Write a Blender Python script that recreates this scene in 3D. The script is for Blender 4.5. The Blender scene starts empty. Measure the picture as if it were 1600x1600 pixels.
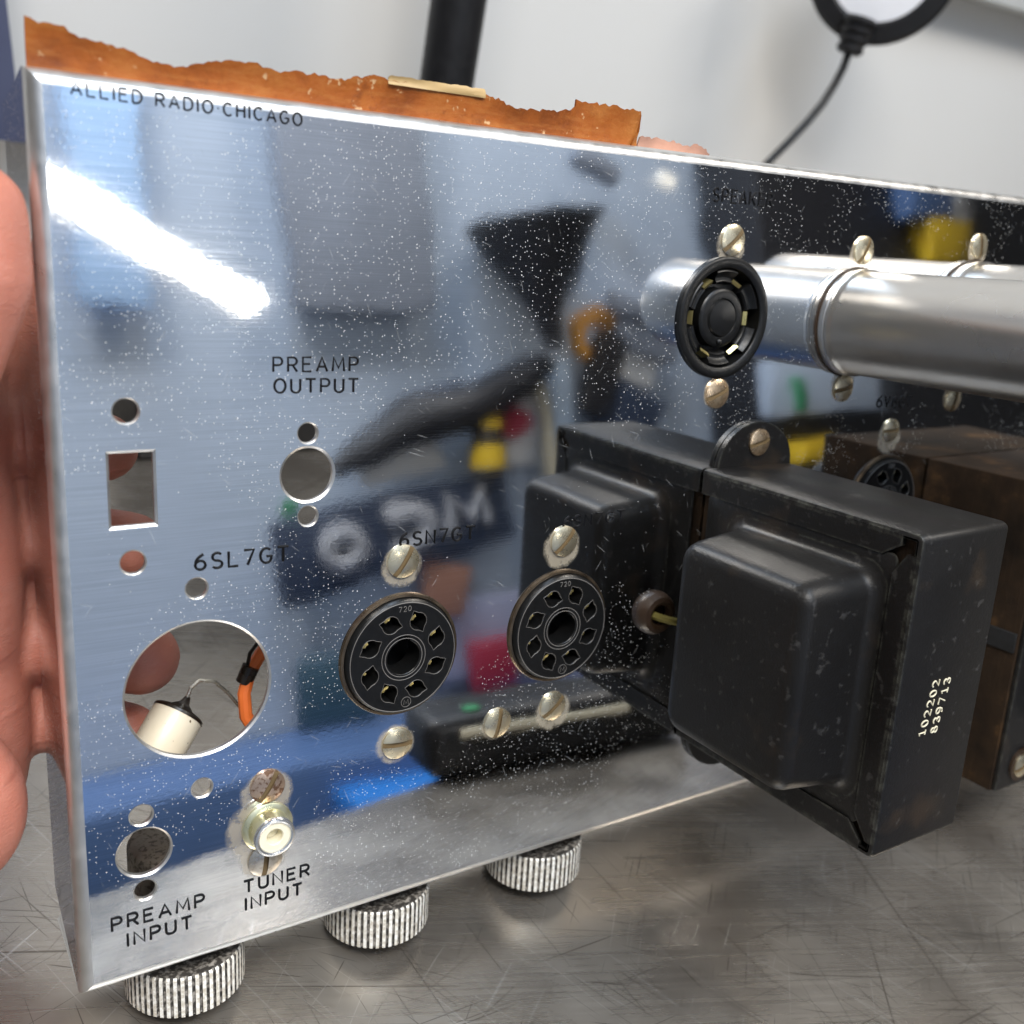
import bpy, bmesh, math, random
from math import sin, cos, pi, radians, sqrt, hypot, atan2
from mathutils import Vector, Matrix
from mathutils.geometry import tessellate_polygon
random.seed(7)
scene = bpy.context.scene
COL = scene.collection
S = 0.001                       # everything below is in millimetres
LEAN = radians(14.0)            # the amplifier leans back, its rear knob rims on the table
T, Y0, H = 15.0, 27.9, 176.7    # knob length below the chassis, contact line, panel height
CH = Matrix.Rotation(-LEAN, 4, 'X') @ Matrix.Translation(Vector((0, -Y0, T)) * S)

# ------------------------------------------------------------------ camera
cam_d = bpy.data.cameras.new("camera")
cam = bpy.data.objects.new("camera", cam_d); COL.objects.link(cam); scene.camera = cam
def rodrigues(r):
    r = Vector(r); return Matrix.Rotation(r.length, 3, r.normalized())
R_cv = rodrigues((0.264581276, -0.566290092, -0.0178500529)) @ Matrix(((1, 0, 0), (0, 0, -1), (0, 1, 0)))
rot = Matrix((R_cv[0], -R_cv[1], -R_cv[2])).transposed()
cam.matrix_world = CH @ (Matrix.Translation(Vector((-25.4849, -189.2467, 152.6461)) * S) @ rot.to_4x4())
cam_d.sensor_width = 36; cam_d.lens = 1576.998 / 1600 * 36
cam_d.clip_start = 0.005; cam_d.clip_end = 50
cam_d.dof.use_dof = True; cam_d.dof.focus_distance = 0.225; cam_d.dof.aperture_fstop = 16

# ------------------------------------------------------------------ world, lamps, exposure
world = bpy.data.worlds.new("World"); scene.world = world; world.use_nodes = True
bg = world.node_tree.nodes["Background"]
bg.inputs[0].default_value = (1.0, 0.98, 0.95, 1); bg.inputs[1].default_value = 0.14
def area(name, loc, target, sx, sy, power, color):
    l = bpy.data.lights.new(name, 'AREA'); l.shape = 'RECTANGLE'; l.size = sx; l.size_y = sy
    l.energy = power; l.color = color
    o = bpy.data.objects.new(name, l); COL.objects.link(o)
    o.location = Vector(loc) * S
    d = (Vector(target) - Vector(loc)).normalized()
    o.rotation_euler = d.to_track_quat('-Z', 'Y').to_euler()
    return o
area("ceiling_lamp", (1000, -560, 1250), (350, 100, 50), 0.6, 0.22, 12, (1.0, 0.93, 0.84))
area("bench_lamp", (-160, -520, 1050), (250, 100, 50), 0.5, 0.2, 12, (1.0, 0.93, 0.84))
area("wall_fill", (100, -620, 1500), (450, -1000, 120), 1.0, 0.4, 19, (0.68, 0.82, 1.0))  # cool fill added to brighten the mirrored facing wall
scene.view_settings.view_transform = 'Standard'; scene.view_settings.look = 'None'
scene.view_settings.exposure = 0.0; scene.view_settings.gamma = 1.0
scene.render.engine = 'CYCLES'
scene.cycles.use_denoising = True
scene.cycles.max_bounces = 10; scene.cycles.glossy_bounces = 6
scene.cycles.sample_clamp_indirect = 8

# ------------------------------------------------------------------ materials
class NT:
    def __init__(s, name):
        s.m = bpy.data.materials.new(name); s.m.use_nodes = True; s.t = s.m.node_tree
        s.p = s.t.nodes["Principled BSDF"]; s.out = s.t.nodes["Material Output"]
        s.tc = s.t.nodes.new('ShaderNodeTexCoord')
    def n(s, ty, **k):
        nd = s.t.nodes.new(ty)
        for a, v in k.items(): setattr(nd, a, v)
        return nd
    def l(s, a, b): s.t.links.new(a, b)
    def mapping(s, scale=(1, 1, 1), rot=(0, 0, 0), loc=(0, 0, 0)):
        m = s.n('ShaderNodeMapping'); m.inputs['Scale'].default_value = scale
        m.inputs['Rotation'].default_value = rot; m.inputs['Location'].default_value = loc
        s.l(s.tc.outputs['Object'], m.inputs[0]); return m.outputs[0]
    def rotscale(s, scale, rot, loc=(0, 0, 0)):
        a = s.mapping((1, 1, 1), rot, loc); m = s.n('ShaderNodeMapping'); m.inputs['Scale'].default_value = scale
        s.l(a, m.inputs[0]); return m.outputs[0]
    def noise(s, scale, detail=2, vec=None, rough=0.5, dist=0.0):
        nd = s.n('ShaderNodeTexNoise'); nd.inputs['Scale'].default_value = scale
        nd.inputs['Detail'].default_value = detail; nd.inputs['Roughness'].default_value = rough
        nd.inputs['Distortion'].default_value = dist
        s.l(vec if vec is not None else s.tc.outputs['Object'], nd.inputs['Vector']); return nd.outputs[0]
    def ramp(s, fac, stops):
        r = s.n('ShaderNodeValToRGB'); e = r.color_ramp.elements
        while len(e) < len(stops): e.new(0.5)
        for i, (p, c) in enumerate(stops):
            e[i].position = p
            e[i].color = c if len(c) == 4 else (*c, 1)
        s.l(fac, r.inputs[0]); return r.outputs[0]
    def step(s, fac, a, b): return s.ramp(fac, [(a, (0, 0, 0)), (b, (1, 1, 1))])
    def mix(s, fac, a, b, mode='MIX'):
        m = s.n('ShaderNodeMix', data_type='RGBA', blend_type=mode)
        for k, v in ((0, fac), (6, a), (7, b)):
            if hasattr(v, 'links') or hasattr(v, 'is_output'): s.l(v, m.inputs[k])
            else: m.inputs[k].default_value = v if k == 0 else (*v, 1)
        return m.outputs[2]
    def math(s, op, a, b=0.0):
        m = s.n('ShaderNodeMath', operation=op)
        for k, v in ((0, a), (1, b)):
            if hasattr(v, 'is_output'): s.l(v, m.inputs[k])
            else: m.inputs[k].default_value = v
        return m.outputs[0]
    def rng(s, v, a, b, c, d):
        m = s.n('ShaderNodeMapRange'); s.l(v, m.inputs[0])
        for i, x in enumerate((a, b, c, d)): m.inputs[i + 1].default_value = x
        return m.outputs[0]
    def bump(s, h, strength, dist, prev=None):
        b = s.n('ShaderNodeBump'); b.inputs['Strength'].default_value = strength
        b.inputs['Distance'].default_value = dist; s.l(h, b.inputs['Height'])
        if prev is not None: s.l(prev, b.inputs['Normal'])
        return b.outputs[0]
    def set(s, **k):
        for a, v in k.items():
            i = s.p.inputs[a.replace('_', ' ')]
            if hasattr(v, 'is_output'): s.l(v, i)
            elif isinstance(v, tuple): i.default_value = (*v, 1) if len(v) == 3 else v
            else: i.default_value = v
        return s

def plain(name, c, rough=0.5, metal=0.0, var=0.25, scale=300, bump=0.0, spec=0.5):
    m = NT(name); n = m.noise(scale, 4)
    d = tuple(x * (1 - var) for x in c); b = tuple(min(1, x * (1 + var)) for x in c)
    m.set(Base_Color=m.mix(n, d, b), Roughness=m.rng(n, 0.3, 0.7, max(0.02, rough * .8), min(1, rough * 1.2)), Metallic=metal)
    m.p.inputs['Specular IOR Level'].default_value = spec
    if bump: m.set(Normal=m.bump(n, bump, 0.0004))
    return m.m

STAINS = [(69.9, 84.2, 5.6), (69.5, 41.4, 5.5), (112.7, 83.6, 6.0), (113.6, 40.4, 6.0), (96.8, 40.4, 4.6), (157.8, 156.6, 5.4), (39.2, 36.5, 6.6),
          (37.6, 28.7, 8.4), (38.5, 22.0, 6.4), (206.5, 156, 5.6), (206.0, 121, 5.6), (229.9, 104.8, 6.0), (258, 160, 5.4), (257.6, 116.4, 5.6), (158, 120, 5.0),
          (69.8, 63.3, 15.6), (112.9, 63.3, 15.6), (230.0, 84.8, 15.8)]
def mat_panel():
    m = NT("polished_panel")
    big = m.noise(24, 2)                                             # slow unevenness of the sheet
    brush = m.noise(1.0, 3, m.mapping((45, 45, 5200)))               # horizontal brushing
    brush2 = m.noise(1.0, 2, m.rotscale((1500, 1500, 40), (0, 0.25, 0)))
    peel = m.noise(900, 3)
    sep = m.n('ShaderNodeSeparateXYZ'); m.l(m.tc.outputs['Object'], sep.inputs[0])
    left = m.rng(sep.outputs[0], 0.035, 0.12, 1.0, 0.0)              # the left end is duller
    top = m.rng(sep.outputs[2], 0.10, 0.15, 0.0, 1.0)
    rough = m.math('ADD', m.rng(left, 0, 1, 0.042, 0.045), m.rng(brush, 0.35, 0.7, -0.01, 0.015))
    nn = m.n('ShaderNodeTexNoise'); nn.inputs['Scale'].default_value = 2600; nn.inputs['Detail'].default_value = 2; m.l(m.tc.outputs['Object'], nn.inputs['Vector'])
    vm = m.n('ShaderNodeVectorMath', operation='SCALE'); m.l(nn.outputs['Color'], vm.inputs[0]); vm.inputs['Scale'].default_value = 0.00035
    va = m.n('ShaderNodeVectorMath', operation='ADD'); m.l(m.tc.outputs['Object'], va.inputs[0]); m.l(vm.outputs[0], va.inputs[1]); wob = va.outputs[0]
    # white pits and dust specks
    def specks(scale, size, thr):   # thr: share of cells that carry a speck
        v = m.n('ShaderNodeTexVoronoi'); v.inputs['Scale'].default_value = scale
        m.l(wob, v.inputs['Vector'])
        sx = m.n('ShaderNodeSeparateColor'); m.l(v.outputs['Color'], sx.inputs[0])
        pick = m.math('LESS_THAN', sx.outputs[0], thr)
        sz = m.rng(sx.outputs[1], 0, 1, size * .4, size)
        return m.math('MULTIPLY', pick, m.math('LESS_THAN', v.outputs['Distance'], sz))
    dens = m.math('ADD', m.rng(m.noise(16, 2), 0.40, 0.62, 0.25, 1.0), m.math('MULTIPLY', top, 0.35))
    clus = m.math('GREATER_THAN', m.noise(55, 3), m.rng(sep.outputs[0], .1, .2, .36, .52))
    sp = m.math('MAXIMUM', m.math('MULTIPLY', specks(1800, 0.36, 0.30), m.math('MULTIPLY', clus, m.math('GREATER_THAN', dens, 0.55))),
                m.math('MAXIMUM', specks(850, 0.155, m.rng(sep.outputs[0], .12, .17, .20, .035)), specks(240, 0.055, 0.05)))
    # fine bright scratches
    scr = None
    for i, (a, b) in enumerate(((0.9, 0.80), (-0.6, 0.805), (1.25, 0.80), (0.35, 0.80))):
        n = m.noise(1.0, 0, m.rotscale((2200, 2200, 160), (0, a, 0), (i * .33, 0, i * .1)))
        st = m.step(n, b, b + 0.03)
        scr = st if scr is None else m.math('MAXIMUM', scr, st)
    scr = m.math('MULTIPLY', scr, 0.13)
    n1 = m.bump(big, 0.20, 0.0008)
    n2 = m.bump(brush, 0.03, 0.00004, n1)
    pe = m.bump(m.math('MULTIPLY', peel, m.math('ADD', m.math('MULTIPLY', left, 0.8), 0.04)), 0.10, 0.00005, n2)
    st = None                                                        # dried residue round the screws and sockets
    for x, z, r in STAINS:
        d = m.n('ShaderNodeVectorMath', operation='DISTANCE'); m.l(va.outputs[0], d.inputs[0]); d.inputs[1].default_value = (x * S, 0, z * S)
        v = m.rng(d.outputs['Value'], r * S, r * S * .72, 0, 1)
        st = v if st is None else m.math('MAXIMUM', st, v)
    st = m.math('MULTIPLY', m.step(m.math('MULTIPLY', st, m.rng(m.noise(330, 5, None, .7), .3, .65, .25, 1.3)), .25, .8), .62)
    fin = pe
    m.set(Base_Color=m.mix(m.math('MULTIPLY', left, m.rng(brush, .42, .62, 0, .55)), (0.72, 0.73, 0.74), (0.96, 0.96, 0.96)), Metallic=1.0, Roughness=rough, Normal=fin)
    p2 = m.n('ShaderNodeBsdfPrincipled'); p2.inputs['Base Color'].default_value = (0.62, 0.62, 0.60, 1)
    p2.inputs['Roughness'].default_value = 0.8
    p2.inputs['Specular IOR Level'].default_value = 0.15
    m.l(m.mix(m.math('GREATER_THAN', st, .02), (0.72, 0.72, 0.70), (0.38, 0.33, 0.25)), p2.inputs['Base Color'])
    mx = m.n('ShaderNodeMixShader'); m.l(m.math('MAXIMUM', m.math('MAXIMUM', m.math('MULTIPLY', sp, m.rng(m.noise(700, 2), .3, .7, .3, .95)), scr), st), mx.inputs[0])
    m.l(m.p.outputs[0], mx.inputs[1]); m.l(p2.outputs[0], mx.inputs[2]); m.l(mx.outputs[0], m.out.inputs[0])
    return m.m

def mat_steel():
    m = NT("scratched_steel")
    base = m.noise(6, 3); grain = m.noise(1.0, 3, m.rotscale((9, 900, 9), (0, 0, 0.35)))
    blotch = m.noise(22, 4)
    dark = None; light = None
    random.seed(3)
    for i in range(14):
        a = random.uniform(0, pi); f = random.uniform(1300, 2600); g = random.uniform(10, 45)
        n = m.noise(1.0, 0, m.rotscale((f, g, 1), (0, 0, a), (i * .71, i * .37, 0)))
        t = random.uniform(0.75, 0.80)
        st = m.step(n, t, t + 0.025)
        if i % 3: dark = st if dark is None else m.math('MAXIMUM', dark, st)
        else: light = st if light is None else m.math('MAXIMUM', light, st)
    for i in range(9):                                              # a few long gouges
        a = random.uniform(0, pi)
        n = m.noise(1.0, 1, m.rotscale((random.uniform(420, 620), random.uniform(2, 4), 1), (0, 0, a), (i * .53, i * .91, 0)))
        t = random.uniform(.755, .775); dark = m.math('MAXIMUM', dark, m.step(n, t, t + .02))
    c = m.mix(m.rng(blotch, .3, .7, 0, 1), (0.35, 0.315, 0.275), (0.55, 0.51, 0.455))
    c = m.mix(m.math('MULTIPLY', dark, .62), c, (0.09, 0.075, 0.06))
    c = m.mix(m.math('MULTIPLY', light, .42), c, (0.8, 0.78, 0.75))
    r = m.math('ADD', m.rng(blotch, .3, .7, .20, .31), m.rng(grain, .3, .7, -.03, .06))
    nb = m.bump(grain, 0.05, 0.0001)
    nb = m.bump(m.math('SUBTRACT', light, dark), 0.10, 0.00006, nb)
    m.set(Base_Color=c, Metallic=0.86, Roughness=r, Normal=nb)
    return m.m

def mat_skin():
    m = NT("skin")
    n = m.noise(90, 6, None, .65); f = m.noise(1.0, 3, m.rotscale((900, 900, 3600), (.1, .3, 0)))
    cr = m.noise(1.0, 1, m.mapping((40, 40, 420), (0.1, 0.25, 0), (0, 0, 3)))
    c = m.mix(n, (0.45, 0.145, 0.095), (0.53, 0.225, 0.16))
    c = m.mix(m.rng(cr, 0.68, 0.74, 0, 0.5), c, (0.28, 0.08, 0.05))
    m.set(Base_Color=c, Roughness=0.5, Normal=m.bump(m.math('ADD', f, m.math('MULTIPLY', cr, 1.0)), 0.6, 0.0004))
    m.p.inputs['Subsurface Weight'].default_value = 0.4
    m.p.inputs['Subsurface Radius'].default_value = (0.006, 0.0025, 0.0015)
    m.p.inputs['Subsurface Scale'].default_value = 1.0
    return m.m

def mat_black_paint(name="black_crackle_paint", c=(0.0065, 0.006, 0.0057), rust=0.25):
    m = NT(name)
    n = m.noise(40, 5); g = m.noise(1800, 3); d = m.noise(420, 4)
    col = m.mix(n, c, tuple(x * 2.0 for x in c))
    dust = m.step(d, 0.62, 0.72)
    col = m.mix(m.math('MULTIPLY', dust, 0.25), col, (0.11, 0.105, 0.10))
    ru = m.math('MULTIPLY', m.step(m.noise(55, 5), 0.62, 0.72), rust)
    col = m.mix(ru, col, (0.07, 0.045, 0.025))
    bv = m.n('ShaderNodeBevel'); bv.samples = 4; bv.inputs[0].default_value = .0009; geo = m.n('ShaderNodeNewGeometry')
    dt = m.n('ShaderNodeVectorMath', operation='DOT_PRODUCT'); m.l(bv.outputs[0], dt.inputs[0]); m.l(geo.outputs['Normal'], dt.inputs[1])
    wear = m.math('MULTIPLY', m.rng(dt.outputs['Value'], .995, .93, 0, 1), m.step(m.noise(380, 5, None, .7), .42, .60))
    col = m.mix(m.math('MULTIPLY', wear, .4), col, (0.13, 0.13, 0.105))
    m.p.inputs['Specular IOR Level'].default_value = .28
    nb = m.bump(g, 0.30, 0.00018); nb = m.bump(d, 0.12, 0.0002, nb)
    m.set(Base_Color=col, Roughness=m.rng(n, .3, .7, .36, .48), Normal=nb)
    return m.m

def mat_paper():
    m = NT("orange_brown_paper")
    n = m.noise(45, 6, None, 0.65); fib = m.noise(1.0, 4, m.mapping((160, 160, 900), (0, 0.12, 0)))
    f2 = m.noise(420, 3); f3 = m.noise(160, 6, None, .75)
    c = m.ramp(n, [(0.3, (0.13, 0.030, 0.005)), (0.5, (0.29, 0.078, 0.011)), (0.7, (0.40, 0.15, 0.032))])
    c = m.mix(m.rng(fib, .5, .75, 0, .4), c, (0.40, 0.16, 0.04))
    c = m.mix(m.step(f2, .66, .72), c, (0.52, 0.32, 0.16))
    c = m.mix(m.math('MULTIPLY', m.step(f3, .56, .68), .65), c, (0.13, 0.03, 0.006))
    m.p.inputs['Specular IOR Level'].default_value = .25
    m.set(Base_Color=c, Roughness=0.5, Normal=m.bump(f3, 0.6, 0.0005, m.bump(n, 0.7, 0.001)))
    return m.m

def mat_rust_core():
    m = NT("rusty_laminations")
    lam = m.noise(1.0, 2, m.mapping((30, 2200, 30)))
    n = m.noise(70, 6, None, .65)
    c = m.ramp(n, [(0.35, (0.016, 0.012, 0.009)), (0.58, (0.036, 0.023, 0.014)), (0.78, (0.13, 0.07, 0.03))])
    c = m.mix(m.rng(lam, .4, .65, 0, .35), c, (0.022, 0.014, 0.010))
    m.p.inputs['Specular IOR Level'].default_value = .06
    m.set(Base_Color=c, Roughness=0.7, Metallic=0.0, Normal=m.bump(lam, 0.5, 0.0003))
    return m.m

def mat_knob():
    m = NT("ribbed_aluminium")
    n = m.noise(700, 4, None, .65); n2 = m.noise(90, 3)
    c = m.mix(m.step(n, .40, .60), (0.56, 0.51, 0.42), (0.88, 0.86, 0.80))
    m.set(Base_Color=c, Roughness=0.42, Metallic=0.1, Normal=m.bump(n, .3, .0002))
    return m.m
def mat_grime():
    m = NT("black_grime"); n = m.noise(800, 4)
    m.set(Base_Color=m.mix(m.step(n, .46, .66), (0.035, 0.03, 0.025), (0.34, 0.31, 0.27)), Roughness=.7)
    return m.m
def mat_alu():
    m = NT("spun_aluminium")
    st = m.noise(1.0, 3, m.mapping((60, 5, 60))); n = m.noise(40, 4)
    r = m.math('ADD', m.rng(n, .3, .7, .25, .36), m.rng(st, .4, .7, 0, .06))
    c = m.mix(m.rng(m.noise(60, 5), .55, .75, 0, .5), (0.56, 0.54, 0.51), (0.40, 0.34, 0.29))
    m.set(Base_Color=c, Metallic=1.0, Roughness=r, Normal=m.bump(st, .08, .0002))
    return m.m
def mat_brass(name, a, b, rough=.3, spots=0.0, spot=(0.16, 0.06, 0.02)):
    m = NT(name); n = m.noise(260, 4); k = m.noise(900, 4)
    c = m.mix(n, a, b)
    if spots: c = m.mix(m.math('MULTIPLY', m.step(k, .50, .60), spots), c, spot)
    m.set(Base_Color=c, Metallic=.9, Roughness=m.rng(n, .3, .7, rough * .8, rough * 1.3), Normal=m.bump(k, .15, .0002))
    return m.m
def mat_residue():
    m = NT("dried_residue")
    n = m.noise(500, 4, None, .7); k = m.noise(1600, 3)
    m.set(Base_Color=m.mix(k, (0.36, 0.30, 0.21), (0.50, 0.44, 0.34)), Roughness=.6, Metallic=.15)
    m.p.inputs['Alpha'].default_value = 1
    m.l(m.math('MULTIPLY', m.step(n, .34, .70), .75), m.p.inputs['Alpha'])
    return m.m
def mat_emit(name, c, s):
    m = NT(name); m.set(Base_Color=c); m.p.inputs['Emission Color'].default_value = (*c, 1)
    m.p.inputs['Emission Strength'].default_value = s; return m.m
def mat_ceramic():
    m = NT("cream_ceramic"); n = m.noise(900, 3); k = m.noise(70, 3)
    c = m.mix(k, (0.62, 0.52, 0.36), (0.78, 0.70, 0.55))
    c = m.mix(m.step(n, .68, .72), c, (0.10, 0.06, 0.03))
    m.set(Base_Color=c, Roughness=.35); return m.m

M = dict(
    panel=mat_panel(), steel=mat_steel(), skin=mat_skin(), black=mat_black_paint(), paper=mat_paper(),
    rim=mat_brass('satin_bent_metal', (0.56, 0.55, 0.53), (0.72, 0.71, 0.69), .34), core=mat_rust_core(), knob=mat_knob(), grime=mat_grime(), alu=mat_alu(),
    ink=plain("black_ink", (0.005, 0.005, 0.006), .6, spec=.12),
    brass=mat_brass("pale_brass", (0.62, 0.52, 0.33), (0.78, 0.70, 0.52), .26),
    copper=mat_brass("coppery_brass", (0.66, 0.46, 0.27), (0.80, 0.62, 0.42), .28, .3),
    rusty=mat_brass("rusty_steel", (0.42, 0.28, 0.19), (0.66, 0.52, 0.42), .34, .8),
    nickel=mat_brass("dull_nickel", (0.52, 0.46, 0.38), (0.72, 0.68, 0.60), .28, .3, (0.25, 0.15, 0.06)),
    slot=plain("slot_dirt", (0.13, 0.085, 0.035), .7),
    bake=plain("black_bakelite", (0.006, 0.006, 0.006), .36, scale=900, bump=.05, spec=.28),
    bake_line=plain("worn_bakelite_edge", (0.13, 0.12, 0.11), .5),
    void=plain("dark_inside", (0.006, 0.006, 0.006), .8),
    ring=mat_brass("tarnished_ring", (0.05, 0.035, 0.025), (0.24, 0.18, 0.12), .3),
    gold=mat_brass("gold_contact", (0.62, 0.50, 0.18), (0.80, 0.70, 0.32), .3),
    residue=mat_residue(), rubber=plain("brown_rubber", (0.03, 0.016, 0.008), .45, bump=.1),
    cloth_wire=plain("yellow_cloth_wire", (0.20, 0.17, 0.04), .8, scale=1500, bump=.6),
    white_ink=plain("stamped_cream_ink", (0.62, 0.57, 0.42), .6, var=.3, scale=1200),
    cream=plain("cream_insulator", (0.80, 0.74, 0.56), .4, var=.06),
    green_nickel=mat_brass("greenish_nickel", (0.60, 0.58, 0.30), (0.78, 0.77, 0.62), .3),
    chrome=mat_brass("chrome_rim", (0.60, 0.60, 0.60), (0.74, 0.74, 0.73), .2),
    tin=mat_brass("tinned_wire", (0.62, 0.58, 0.48), (0.80, 0.76, 0.66), .25),
    ceramic=mat_ceramic(), tar=plain("black_wax", (0.012, 0.008, 0.005), .3),
    orange_ins=plain("orange_insulation", (0.75, 0.16, 0.03), .45, var=.1),
    wall=plain("white_wall_paint", (0.60, 0.60, 0.585), .55, var=.03, scale=3),
    shelf=plain("grey_shelf_paint", (0.42, 0.43, 0.42), .5, var=.08, scale=20),
    navy=plain("navy_paint", (0.055, 0.065, 0.12), .5, var=.15, scale=20),
    blackplastic=plain("black_plastic", (0.010, 0.010, 0.011), .45, bump=.03, spec=.3),
    whiteface=plain("white_plastic", (0.78, 0.78, 0.80), .35, var=.04),
    tape=plain("yellowed_tape", (0.44, 0.30, 0.13), .5, var=.25, scale=200, bump=.2),
    scrap=plain("pinkish_paper", (0.42, 0.22, 0.15), .7, var=.55, scale=120, bump=.6),
    pot=mat_brass("pot_can", (0.14, 0.12, 0.10), (0.30, 0.26, 0.21), .45, .6, (0.03, 0.02, 0.015)),
)

# ------------------------------------------------------------------ mesh builder
class MB:
    def __init__(s): s.v = []; s.f = []; s.mi = []; s.cur = 0; s.nf = set()
    def vert(s, p): s.v.append(tuple(p)); return len(s.v) - 1
    def face(s, *i): s.f.append(tuple(i)); s.mi.append(s.cur)
    def flat(s): s.nf.add(len(s.f) - 1)
    def grid(s, rows, close_u=False, close_v=False, flip=False):
        """rows: list of equally long point lists"""
        base = [[s.vert(p) for p in r] for r in rows]
        nr, nc = len(rows), len(rows[0])
        for i in range(nr if close_v else nr - 1):
            for j in range(nc if close_u else nc - 1):
                a, b = base[i][j], base[i][(j + 1) % nc]
                c, d = base[(i + 1) % nr][(j + 1) % nc], base[(i + 1) % nr][j]
                s.face(*((d, c, b, a) if flip else (a, b, c, d)))
        return base
    def ngon(s, pts, flip=False):
        i = [s.vert(p) for p in pts]; s.face(*(i[::-1] if flip else i))
    def lathe(s, prof, n=48, frame=None, cap0=False, cap1=False, a0=0, a1=2 * pi):
        """prof: (radius, height) list turned about the frame's z axis"""
        full = abs(a1 - a0 - 2 * pi) < 1e-6
        k = n if full else n + 1
        fr = frame or Matrix.Identity(4)
        rows = [[fr @ Vector((r * cos(a0 + (a1 - a0) * j / n), r * sin(a0 + (a1 - a0) * j / n), h)) for j in range(k)] for r, h in prof]
        b = s.grid(rows, close_u=full)
        if cap0: s.face(*b[0][::-1])
        if cap1: s.face(*b[-1])
    def tube(s, pts, r, n=8, caps=True):
        pts = [Vector(p) for p in pts]; rad = r if isinstance(r, (list, tuple)) else [r] * len(pts)
        d0 = (pts[1] - pts[0]).normalized()
        up = Vector((0, 0, 1)) if abs(d0.z) < .9 else Vector((1, 0, 0))
        u = d0.cross(up).normalized(); rows = []
        for i, p in enumerate(pts):
            a = (pts[i] - pts[i - 1]).normalized() if i else d0
            b = (pts[i + 1] - pts[i]).normalized() if i < len(pts) - 1 else a
            t = (a + b)
            t = t.normalized() if t.length > 1e-6 else a
            u = (u - t * u.dot(t)).normalized(); w = t.cross(u)
            rows.append([p + (u * cos(2 * pi * j / n) + w * sin(2 * pi * j / n)) * rad[i] for j in range(n)])
        b = s.grid(rows, close_u=True)
        if caps: s.face(*b[0][::-1]); s.face(*b[-1])
    def box(s, lo, hi, bev=0.0, fr=None):
        bm = bmesh.new(); bmesh.ops.create_cube(bm, size=1)
        c = [(lo[i] + hi[i]) / 2 for i in range(3)]; d = [hi[i] - lo[i] for i in range(3)]
        for v in bm.verts: v.co = Vector((c[0] + v.co.x * d[0], c[1] + v.co.y * d[1], c[2] + v.co.z * d[2]))
        if bev: bmesh.ops.bevel(bm, geom=bm.edges[:], offset=bev, segments=3, profile=.5, affect='EDGES')
        s.add_bm(bm, fr)
    def add_bm(s, bm, fr=None):
        bm.verts.index_update(); o = len(s.v)
        for v in bm.verts: s.v.append(tuple(fr @ v.co if fr else v.co))
        for f in bm.faces: s.face(*[o + v.index for v in f.verts])
        bm.free()
    def plate(s, outer, holes, t, bev=0.0, to3=lambda a, b, d: (a, d, b), rim=0):
        """flat plate with holes. outer/holes: loops (outer CCW); hole = (loop, widened loop)"""
        loops = [[Vector((a, b, 0)) for a, b in outer]] + [[Vector((a, b, 0)) for a, b in h[1]] for h in holes]
        flat = [p for lp in loops for p in lp]
        tris = tessellate_polygon(loops)
        front = [s.vert(to3(p.x, p.y, 0)) for p in flat]
        for t3 in tris: s.face(*[front[i] for i in t3]); s.flat()
        loops2 = [loops[0]] + [[Vector((a, b, 0)) for a, b in h[0]] for h in holes]
        flat2 = [p for lp in loops2 for p in lp]
        back = [s.vert(to3(p.x, p.y, t)) for p in flat2]
        for t3 in tessellate_polygon(loops2): s.face(*[back[i] for i in t3][::-1]); s.flat()
        k = 0
        for li, lp in enumerate(loops):
            n = len(lp)
            if li and bev:
                s.cur = rim
                midl = [s.vert(to3(p.x, p.y, bev)) for p in loops2[li]]
                for j in range(n):
                    q = (j + 1) % n
                    s.face(front[k + j], front[k + q], midl[q], midl[j]); s.face(midl[j], midl[q], back[k + q], back[k + j])
                s.cur = 0
            else:
                for j in range(n):
                    q = (j + 1) % n; s.face(front[k + j], front[k + q], back[k + q], back[k + j])
            k += n
    def build(s, name, mats, parent=None, loc=None, sharp=35, recalc=True, kind=None):
        me = bpy.data.meshes.new(name)
        me.from_pydata([(x * S, y * S, z * S) for x, y, z in s.v], [], s.f)
        mats = mats if isinstance(mats, (list, tuple)) else [mats]
        for m in mats: me.materials.append(m)
        if len(mats) > 1: me.polygons.foreach_set('material_index', s.mi)
        if recalc:
            bm = bmesh.new(); bm.from_mesh(me); bmesh.ops.recalc_face_normals(bm, faces=bm.faces); bm.to_mesh(me); bm.free()
        me.polygons.foreach_set('use_smooth', [True] * len(me.polygons))
        me.set_sharp_from_angle(angle=radians(sharp))
        if s.nf: me.polygons.foreach_set('use_smooth', [i not in s.nf for i in range(len(me.polygons))])
        me.update()
        o = bpy.data.objects.new(name, me); COL.objects.link(o)
        if parent is not None: o.parent = parent
        if loc is not None: o.location = Vector(loc) * S
        if kind: o['kind'] = kind
        return o
def tag(o, label=None, cat=None, group=None, kind=None):
    for k, v in (('label', label), ('category', cat), ('group', group), ('kind', kind)):
        if v: o[k] = v
    return o
def empty(name, matrix=None):
    o = bpy.data.objects.new(name, None); COL.objects.link(o); o.empty_display_size = .02
    if matrix is not None: o.matrix_world = matrix
    return o
def copy_tree(o, parent, loc=None):
    c = o.copy(); COL.objects.link(c); c.parent = parent
    if loc is not None: c.location = Vector(loc) * S
    for ch in list(o.children): copy_tree(ch, c)
    return c
def circ(cx, cz, r, n=40, a0=0.0): return [(cx + r * cos(a0 + 2 * pi * i / n), cz + r * sin(a0 + 2 * pi * i / n)) for i in range(n)]
def hole(cx, cz, r, n=40, bev=.3): return (circ(cx, cz, r, n), circ(cx, cz, r + bev, n))
FACE = Matrix.Rotation(radians(90), 4, 'X')     # lathe z axis -> local -y, out of the panel

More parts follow.
